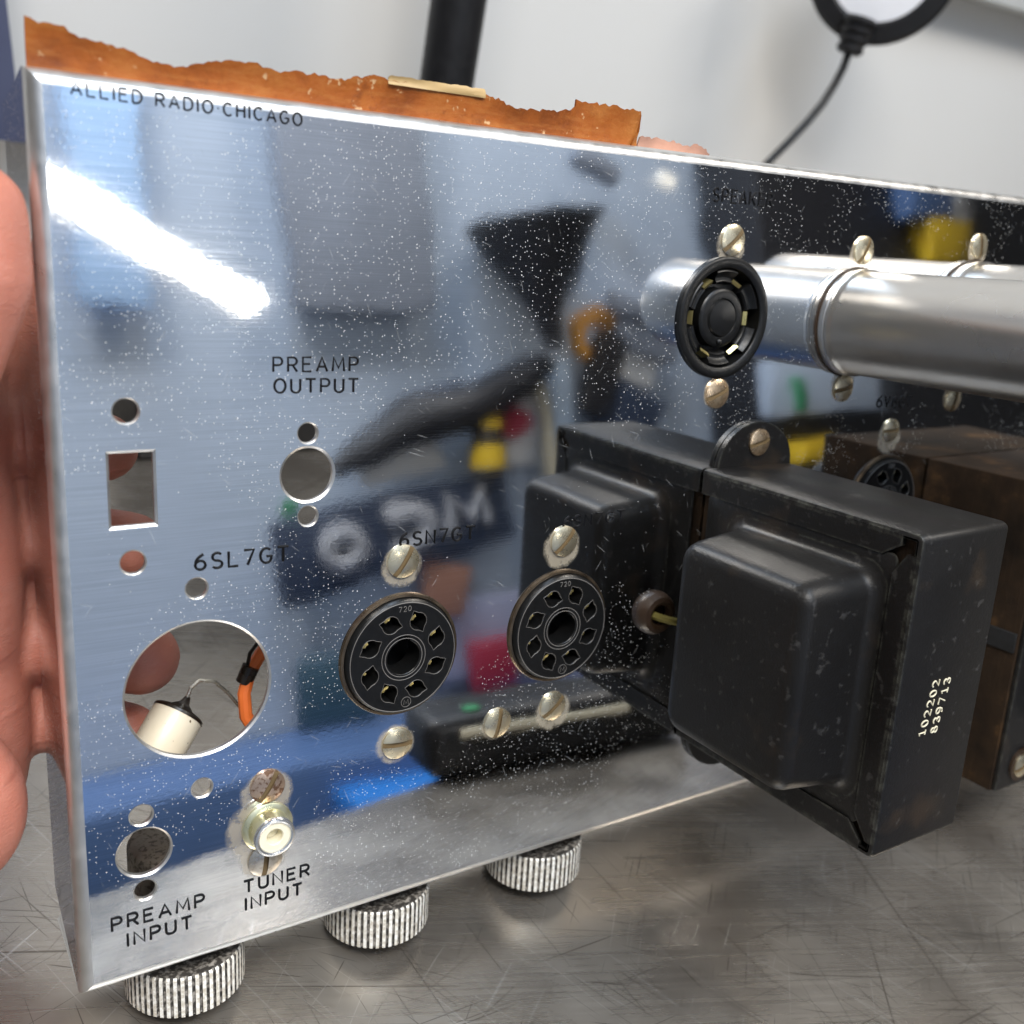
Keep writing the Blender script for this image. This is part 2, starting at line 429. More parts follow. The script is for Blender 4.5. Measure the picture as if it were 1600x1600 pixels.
# ------------------------------------------------------------------ the surroundings (world space, mm)
WALL_Y, FRONT_Y = 420, -130
b = MB(); edge = lambda x: FRONT_Y - .2 * x
tp = [(-900, edge(-900)), (1700, edge(1700)), (1700, WALL_Y), (-900, WALL_Y)]
for z in (0, -40): b.ngon([(x, y, z) for x, y in tp])
b.grid([[(x, y, 0) for x, y in tp], [(x, y, -40) for x, y in tp]], close_u=True)
tag(b.build('tabletop', M['steel']), kind='structure')
b = MB(); b.box((-1300, WALL_Y + .5, -900), (2200, WALL_Y + 60, 1800)); tag(b.build('wall', M['wall']), kind='structure')

# ------------------------------------------------------------------ amplifier
amp = empty('amplifier', CH)
tag(amp, 'upright polished metal valve amplifier chassis with black transformers and empty tube sockets', 'amplifier')
SOCK = [(69.8, 63.3), (112.9, 63.3), (230.0, 84.8)]
SPK = (157.2, 138.6)
CANS = [(206.2, 138.0), (258.0, 138.0)]
holes = [hole(25.4, 63.4, 14.4, 72, .45), hole(25.3, 84.9, 2.05), hole(25.4, 41.4, 2.05),
         hole(48.0, 106.1, 5.45, 56, .5), hole(48.0, 114.6, 2.0), hole(48.1, 97.4, 2.0),
         hole(13.4, 120.3, 2.25), hole(13.6, 91.6, 2.25),
         hole(13.5, 29.9, 5.25, 56, .4), hole(13.2, 38.4, 2.2), hole(13.4, 21.1, 2.15)]
rect = [(10.1, 98.8), (17.9, 98.8), (17.9, 112.6), (10.1, 112.6)]
rect2 = [(9.6, 98.3), (18.4, 98.3), (18.4, 113.1), (9.6, 113.1)]
holes.append((rect, rect2))
for x, z in SOCK: holes.append(hole(x, z, 14.2, 72, .2))
holes.append(hole(*SPK, 14.2, 72, .2))
Rb, XR, TH = 2.6, 420.0, 1.2
b = MB()
b.plate([(Rb, Rb), (XR, Rb), (XR, H - Rb), (Rb, H - Rb)], holes, TH, .3, rim=1)
def flange(fn, n=8, depth=29.0):
    """outer skin and inner skin of a bent edge; fn(offset_from_edge, depth, inner) -> two ends"""
    outer = [(Rb - Rb * sin(i / n * pi / 2), Rb - Rb * cos(i / n * pi / 2)) for i in range(n + 1)] + [(0, depth)]
    ri = Rb - TH
    inner = [(Rb - ri * sin(i / n * pi / 2), Rb - ri * cos(i / n * pi / 2)) for i in range(n + 1)] + [(TH, depth)]
    ro = [fn(o, d) for o, d in outer]; rn = [fn(o, d) for o, d in inner]
    b.cur = 1; b.grid(ro[:n + 1]); b.cur = 0; b.grid(ro[n:]); b.grid(rn[::-1]); b.grid([ro[-1], rn[-1]])
    for e in (0, 1): b.grid([[r[e] for r in ro], [r[e] for r in rn]])
def cut(d): return 0.0 if d < 3 else (d - 3) * .32
flange(lambda o, d: ((o, d, max(o, cut(d))), (o, d, H - max(o, cut(d) * .45))))
flange(lambda o, d: ((max(o, cut(d) * .8), d, H - o), (XR, d, H - o)))
flange(lambda o, d: ((max(o, .0), d, o), (XR, d, o)))
chassis = b.build('chassis_panel', [M['panel'], M['rim']], amp, sharp=24)

# --- stroke lettering
def arc(cx, cy, rx, ry, a0, a1, n=10):
    return [(cx + rx * cos(radians(a0 + (a1 - a0) * i / n)), cy + ry * sin(radians(a0 + (a1 - a0) * i / n))) for i in range(n + 1)]
G = {
 'A': (.66, [[(0, 0), (.33, 1), (.66, 0)], [(.11, .33), (.55, .33)]]),
 'C': (.62, [arc(.33, .5, .33, .5, 48, 312, 16)]),
 'D': (.6, [[(0, 0), (0, 1), (.26, 1)] + arc(.26, .5, .34, .5, 90, -90)[1:] + [(0, 0)]]),
 'E': (.52, [[(.52, 1), (0, 1), (0, 0), (.52, 0)], [(0, .53), (.44, .53)]]),
 'G': (.64, [arc(.33, .5, .33, .5, 50, 330, 16) + [(.63, .45), (.36, .45)]]),
 'H': (.56, [[(0, 0), (0, 1)], [(.56, 0), (.56, 1)], [(0, .53), (.56, .53)]]),
 'I': (.02, [[(.01, 0), (.01, 1)]]),
 'K': (.58, [[(0, 0), (0, 1)], [(.55, 1), (0, .38)], [(.18, .58), (.58, 0)]]),
 'L': (.5, [[(0, 1), (0, 0), (.5, 0)]]),
 'M': (.74, [[(0, 0), (.06, 1), (.37, .22), (.68, 1), (.74, 0)]]),
 'N': (.58, [[(0, 0), (0, 1), (.58, 0), (.58, 1)]]),
 'O': (.68, [arc(.34, .5, .34, .5, 90, 450, 22)]),
 'P': (.54, [[(0, 0), (0, 1), (.3, 1)] + arc(.3, .73, .24, .27, 90, -90)[1:] + [(0, .46)]]),
 'R': (.56, [[(0, 0), (0, 1), (.3, 1)] + arc(.3, .73, .24, .27, 90, -90)[1:] + [(0, .46)], [(.28, .46), (.56, 0)]]),
 'S': (.54, [arc(.27, .745, .25, .255, 35, 270, 12) + arc(.27, .245, .27, .245, 90, -145, 12)[1:]]),
 'T': (.6, [[(0, 1), (.6, 1)], [(.3, 1), (.3, 0)]]),
 'U': (.56, [[(0, 1), (0, .3)] + arc(.28, .28, .28, .28, 180, 360)[1:] + [(.56, 1)]]),
 'V': (.6, [[(0, 1), (.3, 0), (.6, 1)]]),
 '6': (.54, [[(.44, 1)] + arc(.52, .33, .51, .62, 118, 170, 6) + arc(.27, .29, .27, .29, 165, -195, 18)]),
 '7': (.54, [[(0, 1), (.54, 1), (.18, 0)]]),
 '·': (.1, [[(.03, .45), (.07, .5)]]), ' ': (.25, []),
 '0': (.5, [arc(.25, .5, .25, .5, 90, 450, 20)]),
 '1': (.44, [[(.04, .82), (.23, 1), (.23, 0)], [(.02, 0), (.44, 0)]]),
 '2': (.5, [arc(.25, .72, .24, .28, 165, -30, 10) + [(.02, 0), (.5, 0), (.5, .12)]]),
 '3': (.5, [arc(.24, .75, .22, .25, 155, -90, 10) + arc(.24, .25, .25, .25, 90, -155, 10)[1:]]),
 '8': (.5, [arc(.25, .75, .2, .25, 90, 450, 16), arc(.25, .25, .25, .25, 90, 450, 16)]),
 '9': (.5, [arc(.25, .71, .25, .29, 0, 360, 16) + [(.48, .5), (.38, .12), (.16, 0), (.05, .04)]]),
}
def strokes(text, width, height, gap=.36):
    w = sum(G[c][0] for c in text) + gap * (len(text) - 1); sx = width / w; out = []; x = 0
    for c in text:
        gw, ls = G[c]
        for l in ls: out.append([((x + px) * sx, py * height) for px, py in l])
        x += gw + gap
    return out
def lettering(name, lines, r, mat, parent, to3, flat=None, label=None):
    b = MB()
    for text, x0, x1, z0, z1, h in lines:        # z0/z1: baseline height at the two ends
        for st in strokes(text, x1 - x0, h):
            pts = [to3(x0 + a, z0 + (z1 - z0) * a / (x1 - x0) + c) for a, c in st]
            b.tube(pts, r * 1.12, 6)
    o = b.build(name, mat, parent)
    if label: o['label'] = label
    return o
onpanel = lambda a, c: (a, -.02, c)
TX = [("ALLIED RADIO·CHICAGO", [("ALLIED RADIO·CHICAGO", 6.9, 46.5, 173.0, 172.3, 2.1)], .17),
      ("PREAMP OUTPUT", [("PREAMP", 40.9, 58.5, 127.0, 126.9, 2.75), ("OUTPUT", 41.1, 58.6, 122.9, 122.6, 2.7)], .21),
      ("6SL7GT", [("6SL7GT", 25.1, 43.9, 88.7, 88.4, 3.1)], .25),
      ("6SN7GT", [("6SN7GT", 69.2, 87.8, 88.5, 88.4, 3.0)], .25),
      ("6SN7GT", [("6SN7GT", 112.6, 131.0, 88.3, 88.4, 2.8)], .23),
      ("SPEAKER", [("SPEAKER", 150.1, 170.0, 166.3, 166.3, 3.0)], .24),
      ("PREAMP INPUT", [("PREAMP", 6.6, 25.2, 13.8, 13.5, 2.85), ("INPUT", 9.5, 22.5, 9.2, 9.0, 2.85)], .25),
      ("TUNER INPUT", [("TUNER", 33.9, 48.7, 13.7, 13.5, 2.8), ("INPUT", 34.2, 47.0, 9.3, 9.1, 2.8)], .25),
      ("6V6GT", [("6V6GT", 222.0, 237.8, 113.9, 113.4, 3.2)], .24)]
for t, lines, r in TX:
    lettering('engraved_lettering', lines, r, M['ink'], amp, onpanel, label='engraved black lettering reading ' + t)

# --- slotted screws
def screw_mesh(R=3.8, hgt=.68, sw=.58, depth=.95):
    b = MB(); n = 11
    def dome(u, v): return max(0, hgt * (1 - ((u * u + v * v) / (R * R)) ** 1.35))
    us = [-R * .999, -R * .93, -R * .8, -R * .62, -R * .42, -R * .25, -sw]
    for sgn in (1, -1):
        rows = []
        for u in us:
            u *= sgn; c = sqrt(max(0, R * R - u * u)); row = []
            for j in range(n):
                v = c * sin((j / (n - 1) * 2 - 1) * pi / 2); row.append((u, -.5 - dome(u, v), v))
            rows.append(row)
        b.grid(rows, flip=sgn < 0)
        c = sqrt(R * R - sw * sw); wall = []                  # slot wall
        b.cur = 1
        top = rows[-1]; low = [(p[0], max(p[1], min(-.5 - hgt + depth, -.62)), p[2]) for p in top]
        b.grid([top, low]); b.cur = 0
        if sgn > 0: l1 = low
        else: b.cur = 1; b.grid([l1, low]); b.cur = 0
    b.lathe([(R, 0), (R, .5)], 40, FACE)
    return b
SCR = {}
def screw(x, z, ang, mat='brass', y=0.0, parent=None, k=1.0, label=None):
    if mat not in SCR:
        o = screw_mesh().build('screw', [M[mat], M['slot']], parent or amp, recalc=True); SCR[mat] = o
    else:
        o = SCR[mat].copy(); COL.objects.link(o); o.parent = parent or amp
        if 'label' in o: del o['label']
    o.location = Vector((x, y, z)) * S; o.rotation_euler = (0, -radians(ang - 90), 0); o.scale = (k, k, k)
    if label: o['label'] = label
    return o
for a in ((69.9, 85.2, 57), (69.8, 41.4, -4), (113.0, 85.1, 47), (113.1, 41.7, 40), (96.8, 40.6, 80)): screw(*a)
screw(157.8, 157.6, 42); screw(158.0, 119.6, 22, 'copper')
screw(206.6, 157.4, 62); screw(206.1, 119.8, 12); screw(258.0, 161.0, 100, k=.95); screw(257.6, 115.0, 75, k=.95)
screw(229.9, 106.7, 2, k=.9)
screw(39.2, 38.3, 58, 'rusty', label='rust-spotted screw above the round jack')
screw(38.5, 20.7, 84, 'nickel')

# --- octal sockets (origin on the panel at the socket's centre)
def pin_loop(cx, cz, r, ang, n=28):
    out = []
    for i in range(n):
        a = 2 * pi * i / n; d = abs(((a - ang + pi / 2) % pi) - pi / 2)
        out.append((cx + (r + (.85 if d < .12 else .3 if d < .34 else 0)) * cos(a), cz + (r + (.85 if d < .12 else .3 if d < .34 else 0)) * sin(a)))
    return out
def octal(parent, loc):
    b = MB()
    hs = []
    for k in range(8):
        a = pi / 2 + pi / 8 + k * pi / 4; cx, cz = 8.75 * cos(a), 8.75 * sin(a)
        l = pin_loop(cx, cz, 1.95, a + .9); hs.append((l, pin_loop(cx, cz, 2.08, a + .9)))
    def keyed(r, w, d):
        out = []
        for i in range(48):
            a = pi / 2 + 2 * pi * i / 48; dd = min(i, 48 - i)
            out.append(((r + (d if dd <= 2 else 0)) * cos(a), (r + (d if dd <= 2 else 0)) * sin(a)))
        return out
    hs.append((keyed(4.0, 2, 1.0), keyed(4.15, 2, 1.0)))
    yf = -2.2
    b.plate(circ(0, 0, 12.9, 72), hs, 6.0, .15, to3=lambda p, q, d: (p, yf + d, q))
    b.lathe([(12.9, 2.2), (13.25, 1.95), (13.4, 1.4), (13.6, .7), (13.6, -6)], 72, FACE)
    b.lathe([(12.8, -7.8), (0.01, -7.8)], 40, FACE)
    o = b.build('tube_socket', M['bake'], parent, loc, sharp=30)
    c = MB(); c.lathe([(14.35, 0.02), (14.5, .35), (14.3, .7), (13.75, .8), (13.62, .3), (13.62, -2)], 72, FACE); c.build('retaining_ring', M['ring'], o)
    c = MB()
    for rr in (5.35, 4.55): c.lathe([(rr - .09, 2.22), (rr, 2.27), (rr + .09, 2.22)], 64, FACE)
    c.lathe([(12.75, 2.21), (12.85, 2.27), (12.95, 2.2)], 72, FACE)
    for h in hs[:8]:
        l = h[1] + [h[1][0]]; c.tube([(p, yf - .005, q) for p, q in l], .055, 4, False)
    c.build('worn_edge', M['bake_line'], o)
    for k in range(8):
        a = pi / 2 + pi / 8 + k * pi / 4; cx, cz = 8.75 * cos(a), 8.75 * sin(a)
        c = MB(); c.lathe([(.9, 1.45), (1.3, 1.6), (1.72, 1.7)], 8, Matrix.Translation((cx, 0, cz)) @ FACE, a0=pi * (.50 + .10 * (k % 3)), a1=pi * (.86 + .08 * (k % 2)))
        c.build('contact', M['gold'], o, recalc=False)
    lettering('stamp', [("720", -1.55, 1.45, 10.9, 10.9, 1.15)], .075, M['bake_line'], o, lambda p, q: (p, yf - .02, q))
    c = MB(); mx, mz = .9, -10.9
    c.tube([(mx + 1.2 * cos(2 * pi * i / 24), yf - .02, mz + 1.2 * sin(2 * pi * i / 24)) for i in range(25)], .08, 5, False)
    for st in strokes("M", 1.15, 1.2): c.tube([(mx - .57 + p, yf - .02, mz - .6 + q) for p, q in st], .08, 5)
    c.build('maker_mark', M['bake_line'], o)
    return o
sock = octal(amp, (SOCK[0][0], 0, SOCK[0][1]))
for x, z in SOCK[1:]: copy_tree(sock, amp, (x, 0, z))

# --- speaker socket
def speaker_socket(loc):
    b = MB()
    b.lathe([(15.1, 0), (15.1, .7), (14.8, 1.05), (14.2, 1.15), (12.6, 1.0), (12.3, .7), (12.1, -4), (6.6, -4)], 80, FACE)
    o = b.build('speaker_socket', M['bake'], amp, loc, sharp=40)
    for k in range(6):
        a0 = radians(k * 60 + 13); a1 = radians(k * 60 + 47)
        c = MB()
        prof = [(12.1, -.2), (11.9, .3), (11.5, .45), (11.0, .1), (10.4, -.7), (9.7, -.9), (9.1, -.6), (8.7, -.9), (8.5, -1.8), (8.5, -3.8)]
        c.lathe(prof, 10, FACE, a0=a0, a1=a1)
        for a in (a0, a1): c.ngon([FACE @ Vector((r * cos(a), r * sin(a), h)) for r, h in prof + [(12.1, -3.8)]])
        c.build('insulator_segment', M['bake'], o, sharp=50)
        a = radians(k * 60 + (0 if k % 3 == 0 else 4)); ca, sa = cos(a), sin(a)
        c = MB(); rr = 9.0 if k != 0 else 8.0
        def P(r, t, h): return (r * ca - t * sa, -h, r * sa + t * ca)
        c.grid([[P(rr, -1.7, -1.0), P(rr + .8, -1.7, -.3), P(rr + 1.6, -1.5, -2.2)], [P(rr, 1.7, -1.0), P(rr + .8, 1.7, -.3), P(rr + 1.6, 1.5, -2.2)]])
        c.build('contact', M['gold'], o, recalc=False)
    c = MB()
    c.lathe([(7.4, -4), (7.3, -.6), (6.9, -.2), (6.2, -.05), (4.9, -.1), (4.7, -.35), (4.5, -.1), (4.3, .25), (3.0, .5), (.01, .6)], 64, FACE)
    c.lathe([(.75, -.2), (.7, .35), (.4, .6), (.01, .7)], 14, Matrix.Translation((-.4, 0, -5.9)) @ FACE)
    c.build('centre_boss', M['bake'], o)
speaker_socket((SPK[0], 0, SPK[1]))

# --- jack beside the lettering
b = MB(); b.lathe([(5.6, .02), (5.6, .5), (5.0, .9), (4.45, 1.0), (4.3, 1.6), (4.2, 3.9)], 48, FACE)
jack = b.build('round_jack', M['green_nickel'], amp, (39.1, 0, 28.7))
b = MB(); b.lathe([(4.2, 3.9), (4.45, 4.3), (4.5, 4.8), (4.3, 5.3), (3.9, 5.45), (3.5, 5.3), (3.35, 5.0), (3.35, 2)], 48, FACE); b.build('rim', M['chrome'], jack)
b = MB(); b.plate(circ(0, 0, 3.36, 40), [(circ(.05, .05, 1.75, 30), circ(.05, .05, 1.95, 30))], 4, .2, to3=lambda p, q, d: (p, -5.0 + d, q)); b.lathe([(1.74, -2.6), (.01, -2.6)], 20, Matrix.Translation((.05, 0, .05)) @ Matrix.Translation((0, -4.6, 0)) @ FACE); b.build('insulator', M['cream'], jack)

# --- capacitor cans
def can(x, z, R):
    b = MB()
    b.lathe([(R - .3, 2.6), (R + .25, 3.0), (R + .3, 3.6), (R, 4.2), (R - .25, 5.0), (R - .2, 60), (R - .2, 74), (R - 1.2, 76), (R - 3, 76.4), (.01, 76.4)], 72, FACE)
    o = b.build('capacitor_can', M['alu'], amp, (x, 0, z))
    b = MB(); b.lathe([(R + .2, .35), (R + .35, .7), (R + .25, 2.2), (R - .4, 2.6)], 72, FACE); b.build('base_ring', M['alu'], o)
    b = MB(); b.lathe([(R + .8, .02), (R + .7, .4), (R - .3, .45)], 72, FACE); b.build('gasket', M['rubber'], o)
can(*CANS[0], 14.2); can(*CANS[1], 18.3)

# --- transformer with the domed cover
TX0, TX1, TY, TZ0, TZ1 = 156.0, 186.5, -67.0, 23.7, 100.0
def rrect(y0, y1, z0, z1, r, n=6):
    out = []
    for cy, cz, a in ((y1 - r, z1 - r, 0), (y0 + r, z1 - r, 90), (y0 + r, z0 + r, 180), (y1 - r, z0 + r, 270)):
        for i in range(n + 1):
            t = radians(a + 90 * i / n); out.append((cy + r * cos(t), cz + r * sin(t)))
    return out
b = MB()          # wrapped steel frame: top, front end and bottom with folded lips
LIP, R2 = 6.5, 1.8
def wrap_path(off, x):
    r = max(.3, R2 - off); y0, z0, z1 = TY + off, TZ0 + off, TZ1 - off
    p = [(x, -.4, z1)] + [(x, y0 + r - r * sin(radians(t)), z1 - r + r * cos(radians(t))) for t in range(0, 91, 15)]
    p += [(x, y0 + r - r * cos(radians(t)), z0 + r - r * sin(radians(t))) for t in range(0, 91, 15)] + [(x, -.4, z0)]
    return p
xs = [(1.2, TX0), (.4, TX0 + .25), (0, TX0 + 1.0), (0, TX1 - 1.0), (.4, TX1 - .25), (1.2, TX1)]
b.grid([wrap_path(o, x) for o, x in xs])
b.grid([wrap_path(1.7, TX1), wrap_path(1.7, TX0)])
def lip(poly, x=TX0):
    b.ngon([(x, p, q) for p, q in poly]); b.ngon([(x + 1.2, p, q) for p, q in poly][::-1])
    n = len(poly)
    for i in range(n): b.ngon([(x, *poly[i]), (x, *poly[(i + 1) % n]), (x + 1.2, *poly[(i + 1) % n]), (x + 1.2, *poly[i])])
for X in (TX0, TX1 - 1.2):
    lip([(-.6, TZ1 - 1), (TY + 5.2, TZ1 - 1), (TY + 5.2, TZ1 - 3.5), (TY + LIP + 3.2, TZ1 - LIP), (-8, TZ1 - LIP), (-.6, TZ1 - LIP)], X)
    lip([(TY + 1, TZ1 - 5.0), (TY + 3.4, TZ1 - 5.0), (TY + LIP, TZ1 - LIP - 3.4), (TY + LIP, TZ0 + LIP + 2.4), (TY + 2.6, TZ0 + 3.6), (TY + 1, TZ0 + 3.4)], X)
    lip([(-.6, TZ0 + 1), (-.6, TZ0 + LIP), (TY + LIP + 1.4, TZ0 + LIP), (TY + 4.0, TZ0 + 2.6), (TY + 4.0, TZ0 + 1)], X)
tr = b.build('transformer', M['black'], amp, sharp=35)
tr['label'] = 'black domed-cover transformer, nearest to the tube sockets'
b = MB(); b.box((TX0 + 1.6, TY + 2.2, TZ0 + 2.2), (TX1 - 1.6, -.5, TZ1 - 2.2)); b.build('lamination_core', M['core'], tr)
b = MB()          # domed cover: loft of rounded rectangles towards -x
y0, y1, z0, z1 = TY + 5.8, -3.0, TZ0 + 5.8, TZ1 - 5.8
b.grid([[(TX0 + .9, p, q) for p, q in rrect(y0, y1, z0, z1, 2)], [(TX0 + .55, p, q) for p, q in rrect(y0, y1, z0, z1, 2)],
        [(TX0 + .35, p, q) for p, q in rrect(y0 + .2, y1 - .2, z0 + .2, z1 - .2, 2)],
        [(TX0 + .32, p, q) for p, q in rrect(TY + 7.2, -10.6, TZ0 + 10.0, TZ1 - 8.6, 6)]], close_u=True)
rows = []
ry0, ry1, rz0, rz1 = TY + 7.2, -10.6, TZ0 + 10.0, TZ1 - 8.6
for i in range(7):                      # concave root
    t = radians(90 * i / 6); o = 3.0 * sin(t); x = TX0 + .32 - 3.0 * (1 - cos(t))
    rows.append([(x, p, q) for p, q in rrect(ry0 + o, ry1 - o, rz0 + o, rz1 - o, 6 - o * .4)])
rows.append([(TX0 - 15.6, p, q) for p, q in rrect(ry0 + 4.4, ry1 - 4.2, rz0 + 4.0, rz1 - 4.0, 4.9)])
Rr = 4.0
for i in range(1, 9):
    t = radians(90 * i / 8); o = 4.2 + Rr * (1 - cos(t)); x = TX0 - 15.6 - Rr * sin(t) * 1.02
    rows.append([(x, p, q) for p, q in rrect(ry0 + o, ry1 - o, rz0 + o, rz1 - o, max(1.6, 4.9 - Rr * (1 - cos(t)) * .8))])
bb = b.grid(rows, close_u=True)
# slightly crowned front
ins = rrect(ry0 + 16, ry1 - 16, rz0 + 20, rz1 - 20, 2)
g2 = [b.vert((TX0 - 20.05, p, q)) for p, q in ins]; n = len(ins)
for j in range(n): b.face(bb[-1][j], bb[-1][(j + 1) % n], g2[(j + 1) % n], g2[j])
b.face(*g2)
b.build('domed_cover', M['black'], tr, sharp=50)
def tab(zc, sgn, holes_):
    cx, R = 173.2, 13.4; pts = [(cx - R, zc), (cx + R, zc)] + [(cx + R * cos(radians(a)), zc + sgn * (1.5 + (R - 1.5) * sin(radians(a)))) for a in range(0, 181, 9)]
    b = MB(); b.plate(pts if sgn > 0 else pts[::-1], [], 1.5, 0, to3=lambda p, q, d: (p, -1.7 + d, q))
    return b.build('mounting_tab', M['black'], tr)
tab(TZ1 - 1.5, 1, []); tab(TZ0 + 1.5, -1, [])
screw(173.6, 106.4, 14, 'copper', y=-1.7, k=.95)
o = lettering('stamped_number', [("102202", 0, 12.9, 0, 0, 2.2)], .20, M['white_ink'], tr, lambda a, c: (167.6 - c + a * .17, TY - .02, 52.4 + a), label='cream stamped digits reading 102202')
o = lettering('stamped_number', [("839713", 0, 12.9, 0, 0, 2.2)], .20, M['white_ink'], tr, lambda a, c: (171.9 - c + a * .15, TY - .02, 52.2 + a), label='cream stamped digits reading 839713')
b = MB()
ring = [(3.1, .9), (2.6, 1.8), (2.9, 2.9), (3.8, 3.3), (4.9, 2.9), (5.6, 1.8), (5.9, .5), (5.9, 0)]
b.lathe(ring, 40, Matrix.Translation((143.8, 0, 62.2)) @ FACE); b.lathe([(3.2, .3), (.01, .3)], 24, Matrix.Translation((143.8, 0, 62.2)) @ FACE)
gr = b.build('grommet', M['rubber'], amp)
b = MB(); b.tube([(142.8, 0, 61.8), (143.6, -2.5, 61.6), (146, -4.5, 61), (151, -6, 60), (155.5, -6.5, 59)], 1.1, 8); b.build('wire', M['cloth_wire'], gr)

# --- rusty open-core transformer at the right
UX0, UX1, UY, UZ0, UZ1 = 250.0, 326.0, -39.0, 2.0, 97.0
b = MB(); b.box((UX0, UY, UZ0), (UX1, -.3, UZ1), .5)
t2 = b.build('transformer', M['core'], amp); t2['label'] = 'rusty open-core transformer at the right edge'
b = MB(); b.box((UX0 - .5, UY + .6, 46.5), (UX0 + 1, -1.2, 52.5), .2); b.build('core_gap', M['void'], t2)
b = MB(); b.box((UX0 + .5, UY - 1.6, UZ0 + .4), (UX1, UY + .001, UZ1 - .4), .4)
rows = [[(p, UY - 1.6 - d, q) for p, q in rrect(UX0 + 9 + o, UX1 - 2 - o, UZ0 + 18 + o, UZ1 - 10 - o, 7)] for d, o in ((0, 0), (1.5, 1.2), (12, 2), (15, 3.5), (16.2, 6), (16.4, 10))]
bb = b.grid(rows, close_u=True); b.face(*bb[-1]); b.build('domed_cover', M['black'], t2)
for x, z in ((260.5, 9.5), (260.5, 90)): 
    b = MB(); b.lathe([(5.2, .0), (5.2, .8), (3.6, .9)], 28, Matrix.Translation((x, UY - 1.6, z)) @ FACE); b.build('washer', M['rubber'], t2)
    o = screw(x, z, 20, 'brass', y=UY - 2.4, parent=t2, k=1.0)

# --- control knobs, their pots inside
def knob(x):
    b = MB(); n = 54; R, r = 13.3, 12.85; z0, z1 = -T, -4.6
    ang = []
    for i in range(n):
        a = 2 * pi * i / n; w = 2 * pi / n
        ang += [(a - w * .28, R), (a + w * .24, R), (a + w * .34, r), (a + w * .64, r)]
    def ringp(z, k): return [((q if q < R else q) * k * cos(a), q * k * sin(a), z) for a, q in ang]
    rows = [ringp(z0, .955), ringp(z0 + .5, 1), ringp(z1 - .5, 1), ringp(z1, .97)]
    base = [[b.vert(p) for p in rw] for rw in rows]; m_ = len(ang)
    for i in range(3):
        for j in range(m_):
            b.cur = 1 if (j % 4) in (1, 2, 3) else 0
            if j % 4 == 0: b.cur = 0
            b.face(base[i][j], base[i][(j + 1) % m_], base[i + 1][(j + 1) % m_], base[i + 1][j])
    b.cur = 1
    b.face(*base[0][::-1])
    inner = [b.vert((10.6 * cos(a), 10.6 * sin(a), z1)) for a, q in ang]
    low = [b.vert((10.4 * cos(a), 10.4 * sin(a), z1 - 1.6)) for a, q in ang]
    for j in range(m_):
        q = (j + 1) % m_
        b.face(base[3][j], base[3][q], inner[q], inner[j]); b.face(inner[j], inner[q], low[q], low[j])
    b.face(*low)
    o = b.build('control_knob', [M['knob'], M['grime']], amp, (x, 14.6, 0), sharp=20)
    b = MB(); b.lathe([(3.1, z1 - 1.6), (3.1, .3)], 20); b.lathe([(6.5, -1.6), (6.5, -.02), (3.2, -.02)], 6); b.lathe([(6.5, -1.6), (3.2, -1.6)], 6); b.build('shaft', M['nickel'], o)
    b = MB(); b.lathe([(11.2, 1.4), (11.5, 2.0), (11.5, 21), (11.0, 21.8), (9.0, 22.1), (.01, 22.1)], 40); b.build('pot_body', M['pot'], o)
    return o
for x in (24.5, 72.7, 120.8): knob(x)

# --- wiring inside
b = MB(); fr = Matrix.Translation((21.0, 17, 43.6)) @ Matrix.Rotation(radians(42), 4, 'Y') @ Matrix.Rotation(radians(-22), 4, 'X')
b.lathe([(.01, -9), (5.0, -9), (5.7, -8), (5.75, 7.2), (5.6, 8.2)], 32, fr)
cc = b.build('ceramic_capacitor', M['ceramic'], amp)
b = MB(); b.lathe([(5.8, 7.7), (5.72, 8.3), (5.2, 8.7), (2.8, 9.4), (1.2, 10.6), (.6, 12.2)], 32, fr); b.build('wax_end', M['tar'], cc)
b = MB(); e = fr @ Vector((0, 0, 11.5))
b.tube([e, e + Vector((1.0, 0, 2.6)), e + Vector((3.2, 1, 3.6)), e + Vector((6.5, 1, 2.8)), e + Vector((9.5, 1, -.5)), e + Vector((12.5, 0, -5)), e + Vector((15, 0, -8))], .42, 8); b.build('lead', M['tin'], cc)
b = MB(); b.tube([(41.5, 14, 44), (39.5, 15, 48), (39.5, 16, 53), (41.0, 17, 57.2), (44, 18, 61), (50, 20, 66), (58, 22, 68)], 1.5, 10); ow = b.build('orange_wire', M['orange_ins'], amp)
b = MB(); b.lathe([(.01, -2), (1.9, -2), (2.0, 2), (.01, 2.2)], 18, Matrix.Translation((40.6, 17, 57)) @ Matrix.Rotation(radians(25), 4, 'Y')); b.tube([(40.6, 17, 59), (41.2, 17, 62), (43.5, 18, 64), (48, 19, 66)], .45, 7); b.build('sleeve', M['tar'], ow)
b = MB(); b.tube([(4, 8, 32.2), (9, 8, 31.2), (14, 8.5, 31.0), (20, 9, 31.2)], .35, 6); b.build('bare_wire', M['tin'], amp)

# ------------------------------------------------------------------ helpers to place things seen past the panel
camM = cam.matrix_world.copy(); camC = camM.translation / S
def wray(u, v): return (camM.to_3x3() @ Vector(((u - 800) / 1576.998, -(v - 800) / 1576.998, -1))).normalized()
def at_y(u, v, y): d = wray(u, v); return camC + d * ((y - camC.y) / d.y)
def chl(u, v, y):       # chassis-local point at local depth y
    Ci = CH.inverted(); o = Ci @ (camC * S) / S; d = Ci.to_3x3() @ wray(u, v); return o + d * ((y - o.y) / d.y)

